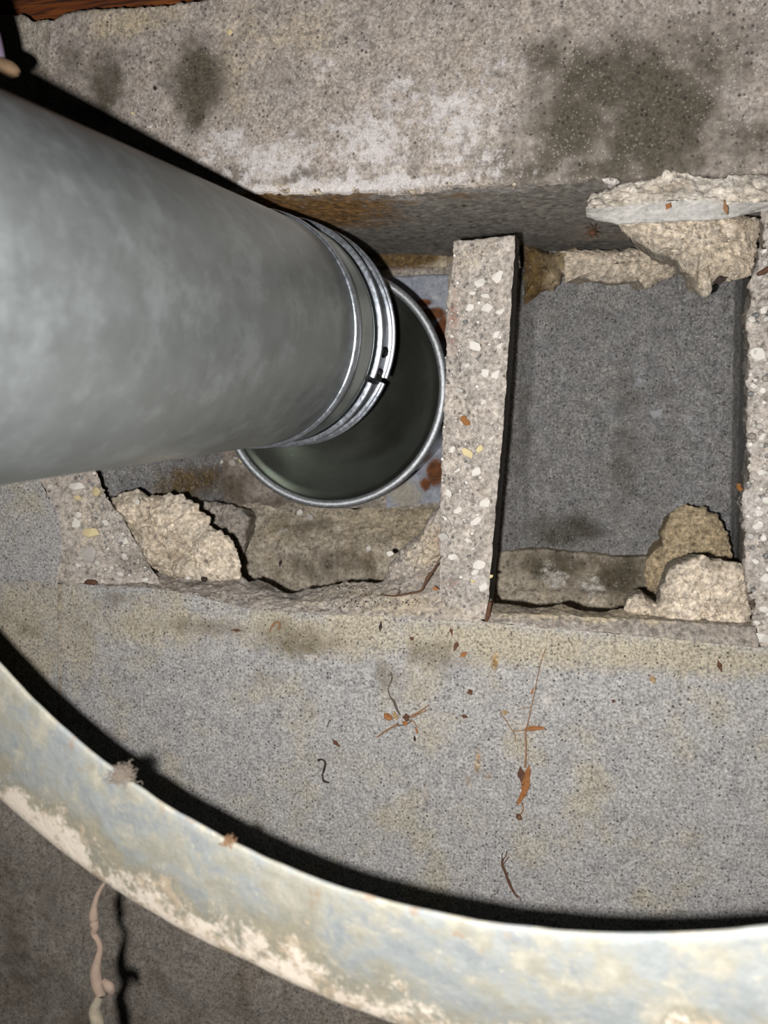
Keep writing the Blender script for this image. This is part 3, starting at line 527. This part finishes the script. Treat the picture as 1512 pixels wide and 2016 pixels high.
# ------------------------------------------------------------------ metal ring close to the lens
m, nt, bs = newmat('flaking_galvanised_ring'); n = N(nt)
rad = n.attr('across'); big = n.noise(45, 5, .65); med = n.noise(140, 4, .65); fin = n.noise(500, 4, .7)
cc = n.mix(n.map(med, .35, .65), lin((132, 137, 138)), lin((154, 157, 154)))
bl = n.noise(75, 5, .7); cc = n.mix(n.map(bl, .42, .60, 0, .8, True), cc, n.mix(n.map(med, .4, .6), lin((176, 170, 152)), lin((146, 142, 126))))
e_ = n.math('ADD', rad, n.math('MULTIPLY', n.math('SUBTRACT', big, .5), 1.5))
cc = n.mix(n.map(e_, .45, .75, 0, .8, True), cc, n.mix(n.map(med, .4, .6), lin((152, 143, 120)), lin((128, 126, 112))))
cr = n.math('ADD', e_, n.math('MULTIPLY', n.math('SUBTRACT', med, .5), 1.6))
cc = n.mix(n.map(cr, .78, 1.05, 0, .85, True), cc, lin((186, 168, 144)))
wf = n.math('ADD', n.math('MULTIPLY', rad, .35), n.math('ADD', n.math('MULTIPLY', bl, .6), n.math('MULTIPLY', fin, .25)))
cc = n.mix(n.map(wf, .68, .78, 0, .9, True), cc, lin((226, 214, 198)))
cc = n.mix(n.map(n.noise(330, 4, .7), .62, .70, 0, .5), cc, lin((196, 188, 170)))
cc = n.mix(n.map(n.math('ADD', n.noise(110, 4, .6), n.math('MULTIPLY', rad, -.4)), .58, .66, 0, .5), cc, lin((150, 116, 84)))
nt.links.new(cc, bs.inputs['Base Color']); bs.inputs['Metallic'].default_value = .25; bs.inputs['Roughness'].default_value = .62
nt.links.new(n.bump(n.math('ADD', n.math('MULTIPLY', fin, .4), cr), .5, .0006), bs.inputs['Normal'])
MT['ring'] = m
RP = [C(0, 1312, .238), C(637, 1738, .198), C(1512, 1826, .155)]
u_ = RP[1]-RP[0]; v_ = RP[2]-RP[0]; w_ = np.cross(u_, v_)
rc = RP[0]+np.cross(u_.dot(u_)*v_-v_.dot(v_)*u_, w_)*1.0/(2*w_.dot(w_))
RR = np.linalg.norm(RP[0]-rc); rn = nrm(w_); ra = nrm(RP[0]-rc); rb = np.cross(rn, ra)
th_end = math.atan2((RP[2]-rc).dot(rb), (RP[2]-rc).dot(ra))
if rn.dot(CAM-rc) < 0: rn_out = -rn
else: rn_out = rn
RW = .037
prof = [(0, .0012), (-.0003, .0006), (0, 0), (.0006, -.0003)]+[(RW*k/14, -.0003+.0035*(k/14)**2) for k in range(1, 14)]+[(RW-.0006, .0032), (RW, .0038), (RW-.0003, .0046), (RW-.001, .0050), (RW*.5, .0022), (.0012, .0012)]
V = []; acr = []; NT = 220
a0 = -.55*math.copysign(1, th_end); a1 = th_end-a0
for du, dz in prof:
    for k in range(NT+1):
        t = a0+(a1-a0)*k/NT; wf = 1+.26*min(1, max(0, 1-(t/th_end)*2.2)); d_ = math.cos(t)*ra+math.sin(t)*rb
        jit = .00018*float(vnoise(np.array([[k*.35, du*300, 2.]]), 5)[0]) if du > RW*.9 or du < .001 else 0
        V.append(rc+d_*(RR+du*wf+jit)-rn_out*dz); acr.append(du/RW)
me = make_mesh(np.array(V), grid_faces(len(prof), NT+1), None, True, RP[1])
at = me.attributes.new('across', 'FLOAT', 'POINT'); at.data.foreach_set('value', np.array(acr, np.float32))
bmx = bmesh.new(); bmx.from_mesh(me); bmesh.ops.recalc_face_normals(bmx, faces=bmx.faces); bmx.to_mesh(me); bmx.free()
ring = tag(link('hood_ring', me, MT['ring'], None, Vector(RP[1])), 'large flaking grey metal ring curving across the bottom foreground', 'ring')

# lint and dust clumps on the ring's inner edge
MT['lint'] = plain('grey_lint', (150, 138, 124), 1, 0, .3, 800); MT['lintb'] = plain('brown_lint', (150, 118, 88), 1, 0, .3, 800)
def fuzz(name, c, r, nstr, mat, label, cat):
    mb = MB(); rr = random.Random(11)
    for k in range(nstr):
        p = c+np.array([rr.gauss(0, r*.38), rr.gauss(0, r*.2), rr.gauss(0, r*.26)]); L = [p]
        dv = nrm([rr.gauss(0, 1) for _ in range(3)])
        for s in range(6):
            dv = nrm(dv+np.array([rr.gauss(0, .9) for _ in range(3)])); L.append(L[-1]+dv*r*.13)
        mb.add(*tube(L, [.00007]*7, 3, 2))
    return tag(mb.build(name, mat, None, c), label, cat, 'lint on the ring')
def ring_pt(px, py):          # point on the ring's inner edge nearest to a pixel
    best = None
    for k in range(400):
        t = a0+(a1-a0)*k/399; p = rc+(math.cos(t)*ra+math.sin(t)*rb)*RR; c = M.T@(p-CAM); q = (756+F*c[0]/c[2], 1008-F*c[1]/c[2])
        e = (q[0]-px)**2+(q[1]-py)**2
        if best is None or e < best[0]: best = (e, p)
    return best[1]
fuzz('lint_clump', ring_pt(252, 1520)+np.array([.0, 0, .0006]), .0042, 330, MT['lint'], 'grey fluffy lint clump on the inner edge of the metal ring', 'lint')
fuzz('lint_clump', ring_pt(452, 1652)+np.array([0, 0, .0002]), .0022, 140, MT['lintb'], 'small brown crumb of lint on the ring edge right of the grey fluff', 'lint')

# ------------------------------------------------------------------ dusty cobweb strand, lower left
MT['web_dust'] = plain('pinkish_web_dust', (136, 118, 104), 1, 0, .15, 400); MT['web_grey'] = plain('grey_web_dust', (140, 130, 112), 1, 0, .3, 400)
dw = .262; k_ = dw/F
seq = [(208, 1735, 3), (194, 1757, 5), (186, 1782, 6), (184, 1798, 9), (184, 1809, 9.5), (184, 1812, 4), (185, 1817, 9.5), (187, 1826, 8), (184, 1838, 6), (192, 1850, 5.5), (197, 1868, 6), (192, 1890, 8), (188, 1915, 11), (192, 1940, 12), (198, 1958, 9), (192, 1972, 9), (186, 1990, 12), (192, 2016, 13), (196, 2060, 12)]
org = C(190, 1860, dw)
cw = root('cobweb_strand', 'pinkish dusty cobweb strand hanging below the metal ring at lower left', 'cobweb', org)
mb = MB(); mb.add(*tube([C(x, y, dw) for x, y, r in seq[:15]], [r*k_ for x, y, r in seq[:15]], 12, 4)); mb.build('strand', MT['web_dust'], cw, org)
mb = MB(); mb.add(*tube([C(204, 1932, dw), C(214, 1942, dw-.001), C(219, 1952, dw), C(216, 1960, dw)], [6*k_, 10*k_, 8*k_, 3*k_], 10, 4)); mb.build('dust_lump', MT['web_dust'], cw, org)
mb = MB(); mb.add(*tube([C(x, y, dw) for x, y, r in seq[14:]], [r*k_ for x, y, r in seq[14:]], 12, 4)); mb.build('tail', MT['web_grey'], cw, org)

# ------------------------------------------------------------------ blurred cable end at the left edge, above the pipe
MT['lilac'] = plain('lilac_sheath', (122, 108, 128), .6, 0, .1, 100); MT['tanend'] = plain('tan_cable_end', (104, 82, 58), .8, 0, .25, 300)
dc = .238; kk = dc/F; org = C(-10, 120, dc)
ce = root('cable_end', 'blurred lilac cable end with a tan tip above the vent pipe at left edge', 'cable', org)
mb = MB(); mb.add(*tube([C(-60, -30, dc), C(-36, 40, dc), C(-24, 80, dc), C(-16, 112, dc), C(-16, 132, dc)], [20*kk, 26*kk, 26*kk, 24*kk, 17*kk], 16, 5)); mb.build('sheath', MT['lilac'], ce, org)
mb = MB(); mb.add(*tube([C(-40, 118, dc), C(-16, 127, dc), C(8, 134, dc), C(24, 138, dc), C(34, 142, dc), C(37, 144, dc)], [14*kk, 18*kk, 18*kk, 15*kk, 9*kk, 2*kk], 14, 5)); mb.build('tip', MT['tanend'], ce, org)

# ------------------------------------------------------------------ dead leaves, stems and crumbs
MT['leaf_o'] = plain('orange_dead_leaf', (160, 106, 60), .8, 0, .35, 700); MT['leaf_b'] = plain('brown_dead_leaf', (98, 66, 46), .8, 0, .35, 700)
MT['leaf_d'] = plain('blackish_dead_leaf', (52, 38, 32), .8, 0, .3, 700); MT['stem'] = plain('dry_stem', (150, 112, 78), .85, 0, .3, 700); MT['leaf_t'] = plain('tan_dead_leaf', (170, 142, 104), .85, 0, .3, 700); MT['thread'] = plain('grey_thread', (96, 88, 80), .9, 0, .3, 900)
def leaf_geo(x, y, L, W, ang, Y, curl=.35, thick=.00025):
    """small curled leaf lying on the plane Y; L,W in pixels, ang in degrees"""
    k = (D+Y)/F; c = P(x, y, Y); a = math.radians(ang); dx = np.array([math.cos(a), 0, -math.sin(a)]); dz = np.array([math.sin(a), 0, math.cos(a)])
    V = []; nl, nw = 9, 5
    for side in (0, 1):
        for i in range(nl):
            s = i/(nl-1)*2-1; wd = max(.06, (1-abs(s)**1.7))*W/2*k*(1+.25*math.sin(5*s+x))
            for j in range(nw):
                q = j/(nw-1)*2-1
                lift = .0006+curl*(abs(q)*wd)+.12*L*k*s*s*.5+.0002*math.sin(9*s+y)
                V.append(c+dx*s*L/2*k+dz*q*wd+np.array([0, -lift-side*thick, 0]))
    m_ = nl*nw
    f = grid_faces(nl, nw, 0)+[q[::-1] for q in grid_faces(nl, nw, m_)]
    ed = [j for j in range(nw)]+[i*nw+nw-1 for i in range(1, nl)]+[(nl-1)*nw+j for j in range(nw-2, -1, -1)]+[i*nw for i in range(nl-2, 0, -1)]
    for p_, q_ in zip(ed, ed[1:]+ed[:1]): f.append((p_, p_+m_, q_+m_, q_))
    return V, f
def stem_geo(pts, Y, r=1.2, lift=.0006, nseg=6):
    k = (D+Y)/F; rr = r if isinstance(r, (list, tuple)) else [r]*len(pts)
    return tube([P(p[0], p[1], Y)+np.array([0, -(lift if len(p) < 3 else p[2]), 0]) for p in pts], [q*k for q in rr], nseg, 4)
def leaf(name, x, y, L, W, ang, mat, label, cat='leaf', Y=-.0002, curl=.35):
    mb = MB(); mb.add(*leaf_geo(x, y, L, W, ang, Y, curl)); return tag(mb.build(name, MT[mat], None, P(x, y, Y)), label, cat, 'dead leaf scraps' if name == 'leaf_scrap' else None)
def twig(name, pts, mat, label, cat='twig', Y=-.0002, r=1.2, extra=()):
    mb = MB(); mb.add(*stem_geo(pts, Y, r))
    for e in extra: mb.add(*stem_geo(e[0], Y, e[1]))
    return tag(mb.build(name, MT[mat], None, P(pts[0][0], pts[0][1], Y)), label, cat)
twig('curled_tendril', [(627, 1496), (634, 1494), (641, 1500), (639, 1513), (636, 1524), (638, 1536), (649, 1540)], 'leaf_d', 'black curled stem lying on the grey block left of the orange seed cluster', 'tendril', r=[3, 1.4, 2.2, 2.8, 1.2, 2.6, 1.6])
leaf('leaf_scrap', 663, 1462, 22, 8, 40, 'leaf_b', 'small brown leaf scrap above the black curled stem')
leaf('leaf_scrap', 817, 1453, 14, 5, 85, 'leaf_d', 'tiny black scrap under the orange seed cluster')
twig('hair', [(646, 1427), (648, 1420), (652, 1417)], 'leaf_d', 'tiny dark hair-like bit above the brown leaf scrap', 'stem', r=.9)
o_ = P(790, 1412)
sc = root('seed_cluster', 'orange dried seed cluster with spreading stems on the grey block', 'seeds', o_)
for nm, args, mt in [('seed_scale', (765, 1409, 20, 17, 30), 'leaf_o'), ('seed_scale', (801, 1411, 18, 14, 80), 'leaf_b'), ('seed_scale', (779, 1407, 20, 11, 70), 'leaf_t'), ('seed_scale', (798, 1422, 14, 10, 20), 'leaf_o'), ('seed_scale', (821, 1437, 14, 5, 70), 'leaf_o')]:
    mb = MB(); mb.add(*leaf_geo(*args, -.0002, .5)); mb.build(nm, MT[mt], sc, o_)
for pts, rr, mt in [([(742, 1451), (760, 1438), (785, 1424)], [1, 1.8, 2], 'stem'), ([(806, 1411), (825, 1401), (845, 1387)], [2, 1.8, 1], 'stem'), ([(812, 1412), (830, 1402), (844, 1396)], [1.4, 1.2, .8], 'stem'), ([(805, 1416), (815, 1420), (822, 1432)], [1.4, 1.2, 1], 'stem'), ([(764, 1356), (768, 1370), (776, 1380), (782, 1396), (788, 1406)], [1, 1.4, 3, 2.6, 1.6], 'thread'), ([(765, 1330), (771, 1327), (772, 1336), (768, 1346), (764, 1356)], [1.2, 1.6, 1.6, 1.2, 1], 'thread'), ([(775, 1428), (796, 1426), (812, 1418)], [1, 1.4, 1], 'thread')]:
    mb = MB(); mb.add(*stem_geo(pts, -.0002, rr)); mb.build('stem', MT[mt], sc, o_)
leaf('leaf_scrap', 926, 1361, 14, 11, 60, 'leaf_b', 'squarish brown leaf scrap, upper of two right of the seed cluster')
leaf('leaf_scrap', 915, 1409, 13, 8, 10, 'leaf_b', 'small brown leaf scrap, lower of two right of the seed cluster')
leaf('leaf_scrap', 898, 1271, 22, 9, -70, 'leaf_b', 'upright brown leaf scrap on the tan joint below the concrete web')
leaf('leaf_scrap', 913, 1287, 20, 9, -35, 'leaf_o', 'light orange leaf scrap just under the upright brown scrap')
o_ = P(1035, 1436)
ws = root('withered_stem', 'long withered stem with orange leaves running down the grey block', 'stem', o_)
for pts, rr in [([(1074, 1276), (1063, 1310), (1053, 1360), (1046, 1392), (1039, 1425), (1035, 1440), (1036, 1475), (1034, 1510)], [.7, .8, .9, 1, 1.2, 1.6, 1.6, 2.2]), ([(1036, 1437), (1024, 1437), (1010, 1438), (998, 1420), (984, 1402)], [1.2, 1.1, 1.1, 1, .8]), ([(1010, 1438), (1014, 1448), (1015, 1460)], [1, .8, .6]), ([(1045, 1391), (1030, 1394), (1019, 1396)], [.8, .7, .5]), ([(1028, 1580), (1030, 1592), (1024, 1604), (1022, 1612)], [2, 1.2, 1.6, 3])]:
    mb = MB(); mb.add(*stem_geo(pts, -.0002, rr)); mb.build('stem', MT['stem'], ws, o_)
for args, mt in [((1053, 1432, 42, 11, -8), 'leaf_o'), ((1036, 1535, 68, 17, 98), 'leaf_o'), ((1028, 1565, 44, 12, 115), 'leaf_o'), ((1027, 1525, 40, 14, 80), 'leaf_b'), ((994, 1401, 16, 8, 10), 'leaf_t'), ((1022, 1606, 16, 12, 50), 'leaf_b'), ((1048, 1360, 16, 4, 100), 'leaf_o')]:
    mb = MB(); mb.add(*leaf_geo(*args, -.0002, .4)); mb.build('leaf', MT[mt], ws, o_)
twig('dark_twig', [(990, 1690), (989, 1700), (995, 1716), (1002, 1735), (1010, 1752), (1020, 1767)], 'leaf_b', 'short dark brown twig with frayed top above the metal ring', r=[2, 2.6, 3, 3.2, 2.6, 1], extra=[([(990, 1692), (996, 1684), (998, 1674)], 1), ([(989, 1694), (988, 1684), (990, 1678)], 1), ([(992, 1700), (998, 1690), (1003, 1686)], .9), ([(1016, 1760), (1022, 1764), (1026, 1768)], .9)])
# on and above the ledge
twig('curled_twig', [(749, 1170), (768, 1173), (785, 1172), (806, 1168), (828, 1163), (836, 1150), (842, 1138), (856, 1118), (868, 1096)], 'leaf_b', 'thin curled brown twig with a bud on the ledge beside the web', Y=.0, r=[1, 1.2, 1.6, 2, 2.4, 2, 4, 1.6, .8], extra=[([(780, 1172), (786, 1166), (784, 1160)], 1)])
leaf('stick', 466, 1240, 28, 5, 0, 'leaf_b', 'short straight reddish stick on the tan joint at left', 'stick', curl=.1)
twig('curled_leaf', [(530, 1246), (537, 1232), (544, 1224), (552, 1228), (549, 1240)], 'stem', 'curled tan leaf sliver right of the short reddish stick', 'leaf', r=[1, 2.4, 2, 2.6, 1.4])
leaf('leaf_scrap', 750, 1232, 24, 6, -85, 'leaf_d', 'thin dark upright sliver on the mortar under the broken ledge')
leaf('leaf_scrap', 811, 1256, 10, 8, 30, 'leaf_b', 'tiny brown speck of leaf right of the dark upright sliver')
leaf('leaf_scrap', 889, 1242, 16, 6, 75, 'leaf_b', 'narrow brown leaf scrap above the upright brown scrap on the joint')
mb = MB(); mb.add(*stem_geo([(966, 1184), (963, 1196), (961, 1210), (957, 1222)], -.001, [3, 4.6, 5, 3], .001, 8)); tag(mb.build('cocoon', MT['leaf_b'], None, P(961, 1204)), 'brown cocoon hanging on the ledge at the foot of the concrete web', 'cocoon')
leaf('beetle_husk', 553, 1108, 16, 6, -75, 'leaf_d', 'dark beetle husk lying in the hollow under the round collar', 'insect', Y=.106, curl=.8)
leaf('leaf_scrap', 858, 1158, 14, 8, 15, 'leaf_o', 'reddish chip on the ledge beside the curled brown twig', Y=-.001)
for x, y, L, W, a, mt, lb, ct in [(182, 1146, 26, 12, 0, 'leaf_b', 'brown pebble on the ledge below the left fractured block end', 'pebble'), (404, 1140, 12, 11, 0, 'leaf_d', 'dark round pebble on the ledge under the left mortar lump', 'pebble')]:
    mb = MB(); mb.add(*stem_geo([(x-L/2, y), (x-L/4, y-1), (x+L/4, y), (x+L/2, y+1)], 0 if x < 300 else .006, [1, W/2, W/2, 1], .0012, 8)); tag(mb.build('pebble', MT[mt], None, P(x, y)), lb, ct, 'pebbles on the ledge')
# on the underside and the pale lip
uy = .054; c_ = P(1165, 452, uy)+np.array([0, 0, -.0008]); sp = root('dead_spider', 'small brown dead spider under the upper block left of the pale mortar', 'spider', c_)
mb = MB(); mb.add(*tube([c_+np.array([-.001, 0, -.0004]), c_+np.array([.0004, -.0003, -.001]), c_+np.array([.0016, 0, -.0006])], [.0008, .0016, .0007], 8, 4)); mb.build('body', MT['leaf_b'], sp, c_)
for k in range(8):
    a = k*math.pi/4+.3; d_ = np.array([math.cos(a), 0, math.sin(a)]); mb = MB(); mb.add(*tube([c_+np.array([0, 0, -.0006]), c_+d_*.0022+np.array([0, -.0006, 0]), c_+d_*.0046], [.0004, .0003, .00016], 5, 2)); mb.build('leg', MT['leaf_b'], sp, c_)
leaf('leaf_scrap', 1315, 407, 14, 9, -60, 'leaf_o', 'orange leaf scrap on the pale mortar lip', Y=-.0095)
leaf('leaf_scrap', 1427, 410, 28, 7, 75, 'stem', 'brown sliver on the pale mortar lip near the right edge', Y=-.0095)
leaf('leaf_scrap', 1415, 553, 26, 12, -20, 'leaf_d', 'dark brown patch standing in for a hole in the mortar, top right of hollow', Y=.02)  # dark sliver put where the mouth of a hole would show
twig('dark_twig', [(1490, 541), (1502, 536), (1516, 528), (1540, 520)], 'leaf_b', 'dark stub of twig at the right edge on the broken web', Y=.0, r=[3, 5, 5, 4])
leaf('leaf_scrap', 1416, 1310, 24, 8, 70, 'leaf_b', 'brown leaf scrap on the tan joint near the right edge')
leaf('leaf_scrap', 1284, 1336, 18, 10, 60, 'leaf_t', 'pale tan leaf scrap on the block below the right mortar lump')
leaf('leaf_scrap', 1207, 1379, 8, 6, 30, 'leaf_b', 'tiny reddish speck on the grey block right of the withered stem')
leaf('leaf_scrap', 307, 175, 10, 8, 70, 'leaf_d', 'tiny dark speck standing in for a pit between the dark stains above the pipe')  # dark speck takes the place of a small pit in the concrete
# crumbs scattered on the ledge (uncountable)
mb = MB(); rr = random.Random(4)
def crumb(x, y, Y, s):
    c = P(x, y, Y); V = [c+np.array([rr.uniform(-1, 1)*s, -rr.uniform(.2, 1)*s, rr.uniform(-1, 1)*s]) for _ in range(5)]
    mb.add(V, [(0, 1, 2), (0, 2, 3), (0, 3, 1), (1, 3, 4), (1, 4, 2), (2, 4, 3)])
for k in range(1100):
    x = rr.gauss(690, 120); t = rr.random()**1.4; y0 = np.interp(x, [300, 440, 570, 680, 760, 880], [1135, 1150, 1172, 1152, 1150, 1140])
    y = y0+t*45; Y = .022*(1-t)-.0012
    if 300 < x < 955: crumb(x, y, Y, rr.uniform(.0002, .0007))
half = len(mb.f)
tag(mb.build('crumbs', MT['leaf_d'], None, P(690, 1165), smooth=False), 'dark and pale crumbs strewn along the broken ledge', 'crumbs', None, 'stuff')
crumbs = bpy.data.objects['crumbs']
crumbs.data.materials.append(MT['chip_grey']); crumbs.data.materials.append(MT['leaf_b']); crumbs.data.materials.append(MT['grey_mortar'])
idx = []
for k in range(half//6): idx += [rr.choice((0, 0, 1, 1, 2, 3, 3))]*6
crumbs.data.polygons.foreach_set('material_index', idx)
